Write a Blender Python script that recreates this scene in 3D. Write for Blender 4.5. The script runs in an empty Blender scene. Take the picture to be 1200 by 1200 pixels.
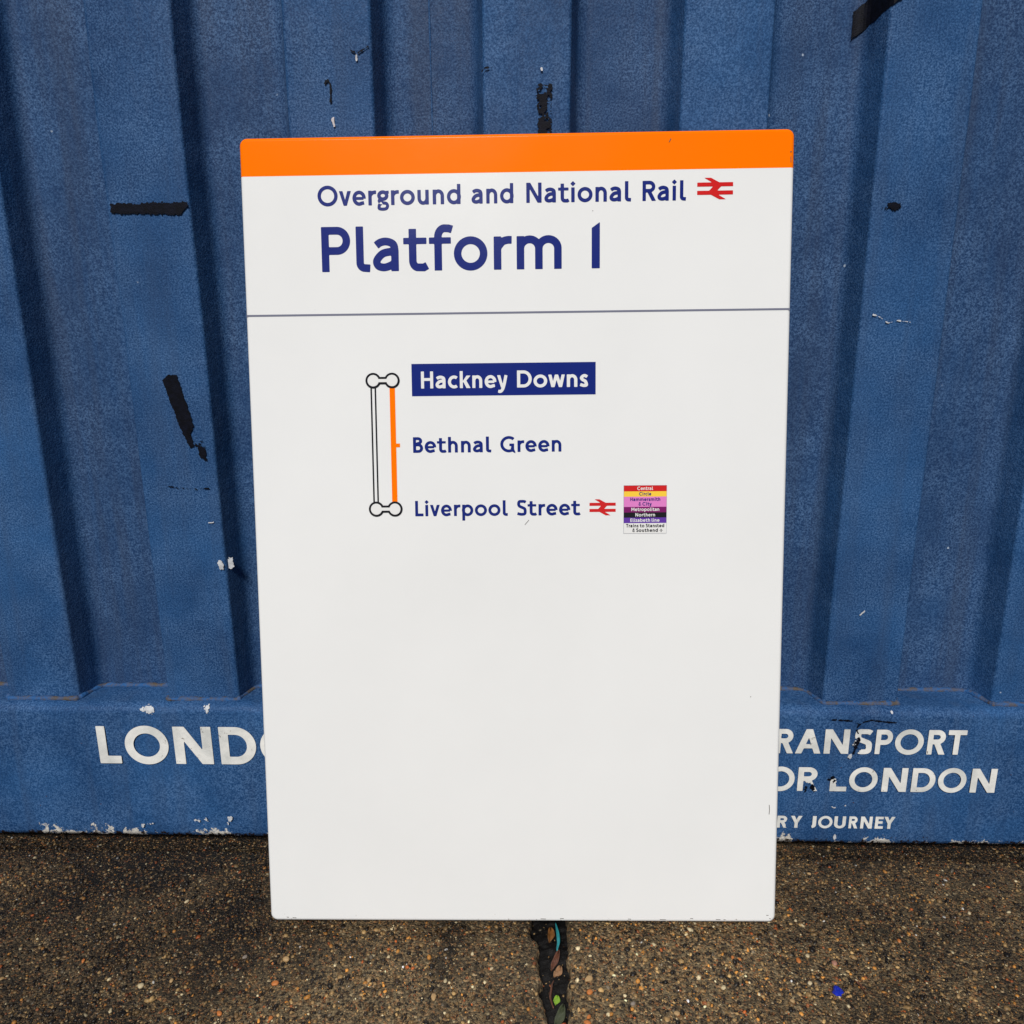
import bpy, bmesh, math, random
import numpy as np
from mathutils import Matrix, Vector
random.seed(7); RNG = np.random.default_rng(11)
scene = bpy.context.scene
col = scene.collection

# ------------------------------------------------------------------ camera
def cam_axes(p, y, r):
    fwd = Vector((math.sin(y)*math.cos(p), math.cos(y)*math.cos(p), -math.sin(p)))
    right = Vector((math.cos(y), -math.sin(y), 0)); up = right.cross(fwd)
    r2 = math.cos(r)*right + math.sin(r)*up; u2 = -math.sin(r)*right + math.cos(r)*up
    return r2, u2, fwd
cd = bpy.data.cameras.new('camera'); cam = bpy.data.objects.new('camera', cd); col.objects.link(cam)
r2, u2, fw = cam_axes(0.222706, -0.026091, -0.006078)
M = Matrix((r2, u2, -fw)).transposed().to_4x4(); M.translation = Vector((0.448924, -0.992026, 0.751327))
cam.matrix_world = M
cd.sensor_width = 36; cd.sensor_fit = 'HORIZONTAL'; cd.lens = 36*831.955/1200
cd.clip_start = 0.02; cd.clip_end = 2000
scene.camera = cam

# ------------------------------------------------------------------ sky, sun, exposure
SUN_EL, SUN_AZ = math.radians(43.5), math.radians(189)      # azimuth clockwise from +Y: behind the camera, a little left
w = bpy.data.worlds.new('World'); scene.world = w; w.use_nodes = True
nt = w.node_tree; nt.nodes.clear()
sky = nt.nodes.new('ShaderNodeTexSky'); sky.sky_type = 'NISHITA'; sky.sun_disc = False
sky.sun_elevation = SUN_EL; sky.sun_rotation = SUN_AZ
sky.air_density = 0.32; sky.dust_density = 0.7; sky.ozone_density = 0.6
bg = nt.nodes.new('ShaderNodeBackground'); bg.inputs['Strength'].default_value = 0.05
wo = nt.nodes.new('ShaderNodeOutputWorld')
nt.links.new(sky.outputs[0], bg.inputs[0]); nt.links.new(bg.outputs[0], wo.inputs[0])
sl = bpy.data.lights.new('sun', 'SUN'); sl.energy = 3.2; sl.angle = math.radians(13); sl.color = (1, 0.985, 0.955)
so = bpy.data.objects.new('sun', sl); col.objects.link(so)
sd = Vector((math.sin(SUN_AZ)*math.cos(SUN_EL), math.cos(SUN_AZ)*math.cos(SUN_EL), math.sin(SUN_EL)))
so.rotation_euler = sd.to_track_quat('Z', 'Y').to_euler(); so.location = sd*20
vs = scene.view_settings
vs.view_transform = 'Standard'; vs.look = 'None'; vs.gamma = 1; vs.use_curve_mapping = False
vs.exposure = 0.14

# ------------------------------------------------------------------ helpers
def srgb(r, g, b):
    return tuple(((c/255)/12.92 if c <= 10 else (((c/255)+.055)/1.055)**2.4) for c in (r, g, b))
def link_obj(name, me, mat=None, parent=None):
    o = bpy.data.objects.new(name, me); col.objects.link(o)
    if mat is not None: me.materials.append(mat)
    if parent is not None: o.parent = parent
    return o
def mesh_from(name, V, F, smooth=False):
    me = bpy.data.meshes.new(name); me.from_pydata([tuple(map(float, v)) for v in V], [], [tuple(map(int, f)) for f in F]); me.update()
    if smooth: me.polygons.foreach_set('use_smooth', [True]*len(me.polygons))
    return me
def tag(o, label, cat, group=None):
    o['label'] = label; o['category'] = cat
    if group: o['group'] = group
    return o
def empty(name, loc=(0, 0, 0)):
    o = bpy.data.objects.new(name, None); o.location = loc; o.empty_display_size = .05; col.objects.link(o); return o
_tab = np.random.default_rng(5).random((256, 256))
def vnoise(x, y, s, seed=0):
    x = np.asarray(x, float)*s + 37.7*seed + 100; y = np.asarray(y, float)*s + 91.3*seed + 100
    xi = np.floor(x).astype(int); yi = np.floor(y).astype(int); fx = x-xi; fy = y-yi
    fx = fx*fx*(3-2*fx); fy = fy*fy*(3-2*fy)
    g = lambda a, b: _tab[a % 256, b % 256]
    return (g(xi, yi)*(1-fx)+g(xi+1, yi)*fx)*(1-fy)+(g(xi, yi+1)*(1-fx)+g(xi+1, yi+1)*fx)*fy

class NT:
    def __init__(s, name):
        s.m = bpy.data.materials.new(name); s.m.use_nodes = True; s.t = s.m.node_tree; s.t.nodes.clear()
        s.out = s.n('ShaderNodeOutputMaterial'); s.b = s.n('ShaderNodeBsdfPrincipled'); s.l(s.b.outputs[0], s.out.inputs[0])
        s.co = s.n('ShaderNodeTexCoord').outputs['Object']
    def n(s, t, **k):
        n = s.t.nodes.new(t)
        for a, b in k.items(): setattr(n, a, b)
        return n
    def l(s, a, b): s.t.links.new(a, b)
    def noise(s, scale, detail=3, rough=.55, co=None, out=0):
        n = s.n('ShaderNodeTexNoise'); n.inputs['Scale'].default_value = scale; n.inputs['Detail'].default_value = detail
        n.inputs['Roughness'].default_value = rough; s.l(co or s.co, n.inputs['Vector']); return n.outputs[out]
    def ramp(s, f, stops):
        n = s.n('ShaderNodeValToRGB'); e = n.color_ramp.elements
        while len(e) < len(stops): e.new(.5)
        for i, (p, c) in enumerate(stops):
            e[i].position = p; e[i].color = (c, c, c, 1) if not hasattr(c, '__len__') else (*c, 1)
        s.l(f, n.inputs[0]); return n.outputs[0]
    def mix(s, f, a, b, mode='MIX'):
        n = s.n('ShaderNodeMix', data_type='RGBA', blend_type=mode)
        for i, v in ((0, f), (6, a), (7, b)):
            if hasattr(v, 'is_linked'): s.l(v, n.inputs[i])
            else: n.inputs[i].default_value = v if i == 0 else (*v, 1)
        return n.outputs[2]
    def math(s, op, a, b=0, clamp=False):
        n = s.n('ShaderNodeMath', operation=op, use_clamp=clamp)
        for i, v in ((0, a), (1, b)):
            if hasattr(v, 'is_linked'): s.l(v, n.inputs[i])
            else: n.inputs[i].default_value = v
        return n.outputs[0]
    def bump(s, h, strength, dist, prev=None):
        n = s.n('ShaderNodeBump'); n.inputs['Strength'].default_value = strength; n.inputs['Distance'].default_value = dist
        s.l(h, n.inputs['Height'])
        if prev is not None: s.l(prev, n.inputs['Normal'])
        return n.outputs[0]
    def set(s, **k):
        for a, v in k.items():
            i = s.b.inputs[a.replace('_', ' ')]
            if hasattr(v, 'is_linked'): s.l(v, i)
            else: i.default_value = (*v, 1) if hasattr(v, '__len__') and len(v) == 3 else v
        return s.m

# ------------------------------------------------------------------ materials
BLUE = srgb(30, 76, 130)
def container_mat(name, rail=False):
    s = NT(name)
    big = s.noise(5, 3, .6); grain = s.noise(430, 2, .7); mid = s.noise(60, 2, .6)
    c = s.mix(s.ramp(big, [(.32, 0), (.70, 1)]), srgb(24, 63, 106), srgb(46, 95, 147))
    sp = s.n('ShaderNodeMapping'); sp.inputs['Scale'].default_value = (34, 34, 2.2); s.l(s.co, sp.inputs['Vector'])
    streak = s.noise(1, 2, .6, sp.outputs[0])
    at = s.n('ShaderNodeAttribute'); at.attribute_name = 'dust'
    c = s.mix(s.math('MULTIPLY', at.outputs['Fac'], s.ramp(streak, [(.30, .4), (.65, .9)])), c, srgb(43, 62, 92))
    c = s.mix(s.ramp(grain, [(.40, 0), (.66, 1)]), s.mix(.5, c, srgb(10, 34, 72)), s.mix(s.math('MULTIPLY', s.ramp(s.noise(14, 2), [(.35, .35), (.65, 1)]), .5), c, srgb(98, 130, 170)))
    c = s.mix(s.math('MULTIPLY', s.ramp(streak, [(.48, 0), (.75, 1)]), .3), c, srgb(58, 72, 96))
    # small pale nicks
    v = s.n('ShaderNodeTexVoronoi'); v.inputs['Scale'].default_value = 26; s.l(s.co, v.inputs['Vector'])
    nick = s.math('MULTIPLY', s.ramp(s.math('ADD', v.outputs['Distance'], s.math('MULTIPLY', s.noise(300, 2), .10)), [(.07, 1), (.10, 0)]),
                  s.ramp(s.n_sep(v.outputs['Color']), [(.86, 0), (.9, 1)]))
    c = s.mix(nick, c, srgb(168, 182, 196))
    h = s.math('ADD', s.math('MULTIPLY', s.noise(420, 2, .5), .6), mid)
    nrm = s.bump(h, .55, .0016)
    nrm = s.bump(s.noise(9, 3), .25, .006, nrm)
    if rail:
        x = s.n('ShaderNodeSeparateXYZ'); s.l(s.co, x.inputs[0]); z = x.outputs[2]
        # flaking along the bottom edge: bare primer, then rust and dirt
        n1 = s.math('ADD', s.noise(70, 5, .72), s.math('MULTIPLY', s.noise(10, 2, .6), 1.3))
        edge = s.math('SUBTRACT', n1, s.math('MULTIPLY', z, 11))
        white = s.ramp(s.math('SUBTRACT', edge, .40), [(.655, 0), (.68, 1)])
        c = s.mix(white, c, s.mix(s.noise(220, 3), srgb(150, 140, 125), srgb(240, 238, 230)))
        rust = s.ramp(s.math('ADD', s.noise(95, 5, .7), s.math('MULTIPLY', s.math('SUBTRACT', .012, z), 16)), [(.57, 0), (.61, 1)])
        c = s.mix(rust, c, srgb(38, 28, 24))
        spot = s.ramp(s.noise(120, 3, .75), [(.735, 0), (.75, 1)])
        c = s.mix(spot, c, srgb(74, 46, 30))
        nrm = s.bump(s.math('ADD', white, s.noise(20, 4)), .5, .0012, nrm)
    return s.set(Base_Color=c, Roughness=s.ramp(mid, [(.3, .5), (.7, .65)]), Normal=nrm, Specular_IOR_Level=.13)
def n_sep(self, colr):
    n = self.n('ShaderNodeSeparateColor'); self.l(colr, n.inputs[0]); return n.outputs[0]
NT.n_sep = n_sep
M_PAINT = container_mat('container_blue_paint'); M_RAIL = container_mat('rail_blue_paint', True)

def plain(name, c, rough=.5, var=.12, scale=60, bump=.0, spec=.5):
    s = NT(name); n = s.noise(scale, 4)
    cc = s.mix(s.ramp(n, [(.3, 0), (.7, 1)]), tuple(x*(1-var) for x in c), tuple(min(1, x*(1+var)) for x in c))
    k = dict(Base_Color=cc, Roughness=rough, Specular_IOR_Level=spec)
    if bump: k['Normal'] = s.bump(s.noise(scale*4, 3), .6, bump)
    return s.set(**k)
def enamel(name, c, dirt=False, spec=.5):
    s = NT(name)
    cc = s.mix(s.ramp(s.noise(3, 4, .6), [(.32, 0), (.68, 1)]), tuple(x*.955 for x in c), c)
    if dirt:
        x = s.n('ShaderNodeSeparateXYZ'); s.l(s.co, x.inputs[0])
        ch = s.ramp(s.math('SUBTRACT', s.noise(160, 4, .7), s.math('MULTIPLY', x.outputs[2], 7)), [(.60, 0), (.66, 1)])
        cc = s.mix(s.math('MULTIPLY', ch, .75), cc, srgb(120, 108, 92))
        sp = s.ramp(s.noise(210, 2, .5), [(.80, 0), (.815, 1)])
        cc = s.mix(s.math('MULTIPLY', sp, .5), cc, srgb(150, 140, 122))
    nr = s.bump(s.noise(30, 2, .4), .06, .002)
    nr = s.bump(s.noise(350, 2, .5), .05, .0006, nr)
    return s.set(Base_Color=cc, Roughness=s.ramp(s.noise(8, 3), [(.3, .17), (.7, .23)]), Normal=nr, Specular_IOR_Level=spec)
M_WHITE = enamel('white_enamel', (.82, .82, .80), True)
M_ORANGE = enamel('orange_enamel', (1.0, .185, .0), spec=.07)
M_NAVY = enamel('navy_print', srgb(2, 29, 114))
M_RED = enamel('red_print', srgb(205, 24, 20))
M_BLACK = enamel('black_print', srgb(14, 14, 16))
M_GREYL = enamel('grey_print', srgb(118, 120, 136))
M_PW = enamel('white_print', (.8, .795, .77))
M_YEL = enamel('yellow_print', srgb(250, 205, 62)); M_PINK = enamel('pink_print', srgb(224, 128, 196))
M_MAG = enamel('magenta_print', srgb(122, 8, 96)); M_VIO = enamel('violet_print', srgb(96, 52, 158))
def vinyl():
    s = NT('white_vinyl')
    c = s.mix(s.ramp(s.noise(22, 5, .65), [(.35, 0), (.7, 1)]), srgb(200, 201, 196), srgb(240, 238, 231))
    cr = s.ramp(s.noise(75, 5, .75), [(.645, 0), (.68, 1)])
    c = s.mix(cr, c, srgb(96, 82, 66))
    return s.set(Base_Color=c, Roughness=.55, Normal=s.bump(s.noise(200, 3), .3, .0006))
M_VINYL = vinyl()
M_TAPE = plain('black_tape', srgb(7, 9, 20), .6, .6, 160, .0006, .12)
M_FLAKE = plain('white_primer', srgb(188, 190, 192), .7, .25, 200, .0005)

# ------------------------------------------------------------------ flat lettering: distance fields of stroked outlines
def arc(cx, cy, rx, ry, a0, a1, n=18):
    return [(cx+rx*math.cos(math.radians(a0+(a1-a0)*i/n)), cy+ry*math.sin(math.radians(a0+(a1-a0)*i/n))) for i in range(n+1)]
def cat(pts, n=6):
    P = [np.array(p, float) for p in pts]; P = [2*P[0]-P[1]]+P+[2*P[-1]-P[-2]]; o = []
    for i in range(1, len(P)-2):
        a, b, c, d = P[i-1:i+3]
        for k in range(n):
            t = k/n; o.append(tuple(.5*((2*b)+(c-a)*t+(2*a-5*b+4*c-d)*t*t+(3*b-a-3*c+d)*t**3)))
    o.append(tuple(P[-2])); return o
def offset(pts, w, closed=False):
    P = np.array(pts, float); k_ = np.concatenate([[True], np.linalg.norm(np.diff(P, axis=0), axis=1) > 1e-6]); P = P[k_]
    if closed and np.allclose(P[0], P[-1]): P = P[:-1]
    n = len(P); L = []; Rr = []
    for i in range(n):
        a = P[i-1] if (i > 0 or closed) else None; b = P[(i+1) % n] if (i < n-1 or closed) else None
        d1 = (P[i]-a)/max(1e-9, np.linalg.norm(P[i]-a)) if a is not None else None
        d2 = (b-P[i])/max(1e-9, np.linalg.norm(b-P[i])) if b is not None else None
        if d1 is None: d1 = d2
        if d2 is None: d2 = d1
        n1 = np.array([-d1[1], d1[0]]); n2 = np.array([-d2[1], d2[0]]); m = n1+n2; m /= max(1e-9, np.linalg.norm(m))
        k = 1/max(.35, float(m @ n1)); L.append(P[i]+m*k*w/2); Rr.append(P[i]-m*k*w/2)
    return L, Rr
def sdpoly(P, X, Y):
    P = np.array(P, float); d = np.full(X.shape, 1e9); ins = np.zeros(X.shape, bool)
    for i in range(len(P)):
        a = P[i-1]; b = P[i]; e = b-a; L2 = e @ e
        if L2 < 1e-14: continue
        t = np.clip(((X-a[0])*e[0]+(Y-a[1])*e[1])/L2, 0, 1)
        d = np.minimum(d, (X-a[0]-t*e[0])**2+(Y-a[1]-t*e[1])**2)
        c = ((a[1] <= Y) & (b[1] > Y)) | ((b[1] <= Y) & (a[1] > Y))
        if e[1] != 0: ins ^= c & (X < a[0]+(Y-a[1])/e[1]*e[0])
    d = np.sqrt(d); return np.where(ins, -d, d)
def shape_sd(prims, X, Y):
    d = np.full(X.shape, 1e9)
    for k, p, *r in prims:
        if k == 'p': d = np.minimum(d, sdpoly(p, X, Y))
        elif k == 's': L, Rr = offset(p, r[0]); d = np.minimum(d, sdpoly(L+Rr[::-1], X, Y))
        elif k == 'c':
            L, Rr = offset(p, r[0], True); a = sdpoly(L, X, Y); b = sdpoly(Rr, X, Y)
            d = np.minimum(d, np.maximum(np.minimum(a, b), -np.maximum(a, b)))
        elif k == '-': d = np.maximum(d, -sdpoly(p, X, Y))
    return d
def sd_cells(d, xs, ys, VV, FF):
    """cells of the region d < 0 as flat polygons; whole cells are joined along each row"""
    ny, nx = d.shape; inside = d < 0
    full = inside[:-1, :-1] & inside[1:, :-1] & inside[:-1, 1:] & inside[1:, 1:]
    anyc = inside[:-1, :-1] | inside[1:, :-1] | inside[:-1, 1:] | inside[1:, 1:]
    def add(poly):
        k = len(VV); VV.extend(poly); FF.append(tuple(range(k, k+len(poly))))
    for j in range(ny-1):
        i = 0
        while i < nx-1:
            if full[j, i]:
                i0 = i
                while i < nx-1 and full[j, i]: i += 1
                add([(xs[i0], ys[j]), (xs[i], ys[j]), (xs[i], ys[j+1]), (xs[i0], ys[j+1])]); continue
            if anyc[j, i]:
                q = [(i, j), (i+1, j), (i+1, j+1), (i, j+1)]; poly = []
                for a in range(4):
                    (i1, j1), (i2, j2) = q[a], q[(a+1) % 4]; d1 = d[j1, i1]; d2 = d[j2, i2]
                    if d1 < 0: poly.append((xs[i1], ys[j1]))
                    if (d1 < 0) != (d2 < 0):
                        t = d1/(d1-d2); poly.append((xs[i1]+t*(xs[i2]-xs[i1]), ys[j1]+t*(ys[j2]-ys[j1])))
                if len(poly) > 2: add(poly)
            i += 1
XH = .735
def glyph(ch, w):
    """strokes of one letter, cap height 1; returns primitives, width, left and right bearing kind"""
    h = w/2; X = XH; S = lambda *p, ww=w: ('s', list(p), ww); C = lambda p: ('c', p, w)
    rr = lambda x0, x1, y: arc((x0+x1)/2, y, (x1-x0)/2, X-h+.012-y, 180, 0)
    rd = .055; st = .10; dg = .015
    xo = .37; ro = xo+.012-h
    if ch == 'O': r = .52-h; return [C(arc(.52, .5, r, r, 0, 360, 48)[:-1])], 1.04, rd, rd
    if ch == 'C': r = .52-h; return [S(*arc(.52, .5, r, r, 48, 312, 40))], .9, rd, .04
    if ch == 'G': r = .52-h; return [S(*arc(.52, .5, r, r, 48, 300, 40), (.52+r*.62, .09), (.84-h, .16)), S((.84-h, .06), (.84-h, .54)), S((.55, .54-h*.9), (.84, .54-h*.9), ww=w*.9)], .86, rd, .08
    if ch == 'N': k = w*1.15; return [S((h, 0), (h, 1)), S((.78-h, 0), (.78-h, 1)), ('p', [(0, 1), (k, 1), (.78, 0), (.78-k, 0)])], .78, st, st
    if ch == 'H': return [S((h, 0), (h, 1)), S((.72-h, 0), (.72-h, 1)), S((h, .53), (.72-h, .53), ww=w*.92)], .72, st, st
    if ch in 'PR':
        yb = .38+h if ch == 'P' else .42+h; c = (1-h+yb)/2; ry = (1-h-yb)/2
        g = [S((h, 0), (h, 1)), S((h, 1-h), (.36, 1-h), *arc(.36, c, .27-h+.03, ry, 90, -90), (h, yb))]
        if ch == 'R': g.append(('p', [(.24, .46), (.24+w*1.1, .50), (.70, 0), (.70-w*1.22, 0)]))
        return g, (.66 if ch == 'P' else .70), st, .03
    if ch == 'D': return [S((h, 0), (h, 1)), S((h, 1-h), (.36, 1-h), *arc(.36, .5, .46-h, .5-h, 90, -90, 28), (h, h))], .82, st, rd
    if ch == 'B': return [S((h, 0), (h, 1)), S((h, 1-h), (.30, 1-h), *arc(.30, .755, .235-h+.02, .245-h, 90, -90), (h, .51)), S((h, .51), (.32, .51), *arc(.32, .51/2+h/2, .26-h+.02, (.51-h)/2, 90, -90), (h, h))], .60, st, .04
    if ch == 'L': return [S((h, 0), (h, 1)), S((h, h), (.52, h))], .52, st, .02
    if ch == 'E': return [S((h, 0), (h, 1)), S((h, h), (.54, h)), S((h, 1-h), (.53, 1-h)), S((h, .52), (.49, .52))], .54, st, .03
    if ch == 'F': return [S((h, 0), (h, 1)), S((h, 1-h), (.52, 1-h)), S((h, .50), (.47, .50))], .52, st, .02
    if ch == 'T': return [S((.34, 0), (.34, 1)), S((0, 1-h), (.68, 1-h))], .68, dg, dg
    if ch == 'A': k = w*1.08; return [('p', [(0, 0), (k, 0), (.42+k*.42, .93), (.42+k*.5, 1), (.42-k*.5, 1)]), ('p', [(.84, 0), (.84-k, 0), (.42-k*.42, .93), (.42-k*.5, 1), (.42+k*.5, 1)]), S((.18, .30), (.66, .30), ww=w*.9)], .84, dg, dg
    if ch == 'V': k = w*1.08; return [('p', [(0, 1), (k, 1), (.41+k*.45, 0), (.41-k*.45, 0)]), ('p', [(.82, 1), (.82-k, 1), (.41-k*.45, 0), (.41+k*.45, 0)])], .82, dg, dg
    if ch == 'Y': k = w*1.15; return [('p', [(0, 1), (k, 1), (.36+h, .42), (.36-h, .42)]), ('p', [(.72, 1), (.72-k, 1), (.36-h, .42), (.36+h, .42)]), S((.36, 0), (.36, .46))], .72, dg, dg
    if ch == 'U': return [S((h, 1), (h, .35), *arc(.35, .35, .35-h, .36-h, 180, 360), (.70-h, 1))], .70, st, st
    if ch == 'J': return [S((.40-h, 1), (.40-h, .24), *arc(.14, .24, .26-h, .25-h, 0, -80))], .40, .0, st
    if ch == 'M': k = w*1.1; return [S((h, 0), (h, 1)), S((.92-h, 0), (.92-h, 1)), ('p', [(0, 1), (k, 1), (.46+k*.4, .28), (.46-k*.4, .28)]), ('p', [(.92, 1), (.92-k, 1), (.46-k*.4, .28), (.46+k*.4, .28)])], .92, st, st
    if ch == 'S': return [S(*cat([(.53, .86), (.43, 1-h*.95), (.29, 1.01-h), (.14, .90), (h+.005, .74), (.15, .61), (.3, .53), (.46, .44), (.565-h+.02, .27), (.46, .12), (.30, h-.01), (.15, h+.01), (.02, .14)]))], .57, .05, .05
    if ch == '1': return [('p', [(0, 0), (w*1.05, 0), (w*1.05, 1.02), (0, .89)])], w*1.05, st, st
    if ch == 'o': return [C(arc(xo, X/2, ro, X/2+.012-h, 0, 360, 40)[:-1])], 2*xo, rd, rd
    if ch == 'l': return [S((h, 1), (h, .19), *arc(.20, .19, .20-h, .20-h, 180, 255), (.315, h*.80))], .31, st, .03
    if ch == 'a': return [S(*cat([(.075, X-h-.075), (.16, X-h-.015), (.28, X-h+.012), (.40, X-h-.012), (.475, X-h-.07), (.585-h, X*.63), (.585-h, X*.5)]), (.585-h, 0)), S(*cat([(.585-h, .435), (.42, .435), (.22, .39), (h, .24), (.12, h+.035), (.26, h), (.42, h+.05), (.585-h, .20)]))], .585, .045, .09
    if ch == 't': return [S((.125+h, .93), (.125+h, .23), *arc(.33, .23, .205-h, .24-h, 180, 262), (.46, h*.85), (.54, h+.03)), S((0, X-w*.42), (.53, X-w*.42), ww=w*.82)], .545, .02, .02
    if ch == 'f': return [S((.12+h, 0), (.12+h, .74), *arc(.36, .74, .24-h, .28-h, 180, 95), (.45, 1.02-h-.005), (.53, 1.01-h-.02)), S((0, X-w*.42), (.50, X-w*.42), ww=w*.82)], .52, .02, .0
    if ch == 'r': return [S((h, 0), (h, X)), S((h, X*.62), *cat([(h+.02, X*.70), (.20, X-h-.03), (.31, X-h+.005), (.41, X-h+.005)]))], .41, st, .01
    if ch in 'nh':
        return [S((h, 0), (h, X if ch == 'n' else 1)), S((h, .38), *rr(h, .585-h, .42), (.585-h, 0))], .585, st, .09
    if ch == 'm': return [S((h, 0), (h, X)), S((h, .38), *rr(h, .555-h*.6, .46), (.555-h*.6, 0)), S((.555-h*.6, .38), *rr(.555-h*.6, 1.02-h, .46), (1.02-h, 0))], 1.02, st, .09
    if ch == 'u': return [S((.585-h, 0), (.585-h, X)), S((h, X), (h, .32), *arc(.2925, .32, .2925-h, .332-h, 180, 360), (.585-h, .36))], .585, .09, st
    if ch in 'dpbq':
        c = [C(arc(.36, X/2, .36-h, X/2+.012-h, 0, 360, 40)[:-1])]
        if ch == 'd': return c+[S((.70-h, 0), (.70-h, 1))], .70, rd, st
        if ch == 'b': return [('c', [(x-.02, y) for x, y in c[0][1]], w), S((h, 0), (h, 1))], .70, st, rd
        return [('c', [(x-.02, y) for x, y in c[0][1]], w), S((h, -.30), (h, X))], .70, st, rd
    if ch == 'e': return [S((h+.02, X/2-.01), (.66-h, X/2-.01), ww=w*.8), S(*arc(.345, X/2, .345-h, X/2+.012-h, -5, 298, 40), (.60, .135))], .68, rd, .04
    if ch == 'c': return [S(*arc(.36, X/2, .36-h, X/2+.012-h, 52, 308, 34))], .58, rd, .02
    if ch == 's': return [S(*cat([(.415, X-h-.06), (.30, X-h+.01), (.19, X-h-.01), (h+.01, X*.72), (.16, X*.575), (.30, X*.46), (.45-h, X*.28), (.36, h+.01), (.22, h-.01), (.03, h+.05)]))], .45, .04, .045
    if ch == 'v': k = w*1.05; return [('p', [(0, X), (k, X), (.31+k*.45, 0), (.31-k*.45, 0)]), ('p', [(.62, X), (.62-k, X), (.31-k*.45, 0), (.31+k*.45, 0)])], .62, dg, dg
    if ch == 'y': k = w*1.05; return [('p', [(0, X), (k, X), (.31+k*.42, 0), (.31-k*.42, 0)]), S(*cat([(.62-k/2, X), (.40, .14), (.30, -.12), (.19, -.22), (.06, -.20)]))], .62, dg, dg
    if ch == 'w':
        k = w*1.0; a = lambda x0, x1: ('p', [(x0-k/2, X), (x0+k/2, X), (x1+k/2, 0), (x1-k/2, 0)])
        return [a(k/2, .26), a(.46, .26), a(.46, .68), a(.92-k/2, .68)], .92, dg, dg
    if ch == 'k': return [S((h, 0), (h, 1)), ('p', [(w*.8, .36), (.40, X), (.40+w*1.35, X), (w*1.6, .32)]), ('p', [(w*1.0, .44), (w*2.0, .50), (.63, 0), (.63-w*1.35, 0)])], .63, st, .01
    if ch == 'i': q = w*.74; return [S((h, 0), (h, X)), ('p', [(h, .92-q), (h+q, .92), (h, .92+q), (h-q, .92)])], w, st, st
    if ch == 'z': return [S((.02, X-h), (.50, X-h), ww=w*.9), S((0, h), (.52, h), ww=w*.9), ('p', [(.0, w*.6), (w*1.2, w*.6), (.50, X-w*.6), (.50-w*1.2, X-w*.6)])], .52, .03, .03
    if ch == 'g':
        return [C(arc(.29, X-.255, .29-h, .255+.01-h, 0, 360, 36)[:-1]), S((.42, X-h*1.1), (.60, X-h*.9), ww=w*.8),
                S(*cat([(.18, .30), (.10, .235), (.14, .15), (.30, .115), (.46, .085), (.56-h*.4, -.03), (.46, -.165), (.28, -.20), (.10, -.165), (h+.0, -.06), (.12, .03), (.24, .11)]), ww=w*.88)], .58, .04, .03
    if ch == '&': return [S(*cat([(.66, .02), (.40, .38), (.20, .66), (.22, .86), (.34, .92), (.46, .84), (.42, .66), (.18, .46), (.09, .26), (.22, .08), (.42, .10), (.60, .42)]), ww=w*.9)], .68, .04, .04
    if ch == '*':   # aeroplane mark
        return [('p', [(.40, 0), (.48, 0), (.50, .5), (.50, .85), (.44, 1), (.38, .85), (.38, .5)]), ('p', [(.44, .72), (.0, .42), (.0, .32), (.44, .48), (.88, .32), (.88, .42)]), ('p', [(.44, .22), (.22, .06), (.22, 0), (.66, 0), (.66, .06)])], .88, .06, .06
    raise KeyError(ch)
def text_geom(string, x0, x1, ybase, cap, w, cell=None, erase=(), tilt=0.0):
    """flat glyph cells of a word running from x0 to x1 on a baseline"""
    pen = 0; items = []
    for k, ch in enumerate(string):
        if ch == ' ': pen += .34; continue
        g, wd, lb, rb = glyph(ch, w)
        if k > 0 and string[k-1] != ' ': pen += lb
        items.append((g, pen, wd)); pen += wd+(rb if k < len(string)-1 else 0)
    sx = (x1-x0)/pen; VV = []; FF = []
    cell = cell or cap/44
    for g, px, wd in items:
        nx = int((wd+.1)*sx/cell)+2; ny = int(1.42*cap/cell)+2
        gx = np.linspace(-.05, wd+.05, nx); gy = np.linspace(-.34, 1.08, ny)
        XX, YY = np.meshgrid(gx, gy); d = shape_sd(g, XX, YY)
        wx = x0+(px+gx)*sx; wy = ybase+gy*cap
        for e in erase:
            PX, PY = np.meshgrid(wx, wy); de = sdpoly(e, PX, PY)/cap
            de = de+(vnoise(PX, PY, 420, 3)-.5)*.09
            d = np.maximum(d, -de)
        sd_cells(d, wx, wy, VV, FF)
    return VV, FF
def flat_obj(name, VV, FF, mat, parent, depth, to3=None):
    to3 = to3 or (lambda x, z: (x, depth, z))
    me = mesh_from(name, [to3(x, z) for x, z in VV], FF); return link_obj(name, me, mat, parent)
def poly_obj(name, prims, bounds, mat, parent, depth, cell=.0006):
    x0, x1, y0, y1 = bounds; nx = int((x1-x0)/cell)+2; ny = int((y1-y0)/cell)+2
    gx = np.linspace(x0-cell, x1+cell, nx); gy = np.linspace(y0-cell, y1+cell, ny); XX, YY = np.meshgrid(gx, gy)
    VV = []; FF = []; sd_cells(shape_sd(prims, XX, YY), gx, gy, VV, FF)
    return flat_obj(name, VV, FF, mat, parent, depth)
def rect_obj(name, x0, x1, z0, z1, mat, parent, depth):
    return link_obj(name, mesh_from(name, [(x0, depth, z0), (x1, depth, z0), (x1, depth, z1), (x0, depth, z1)], [(0, 1, 2, 3)]), mat, parent)

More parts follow.
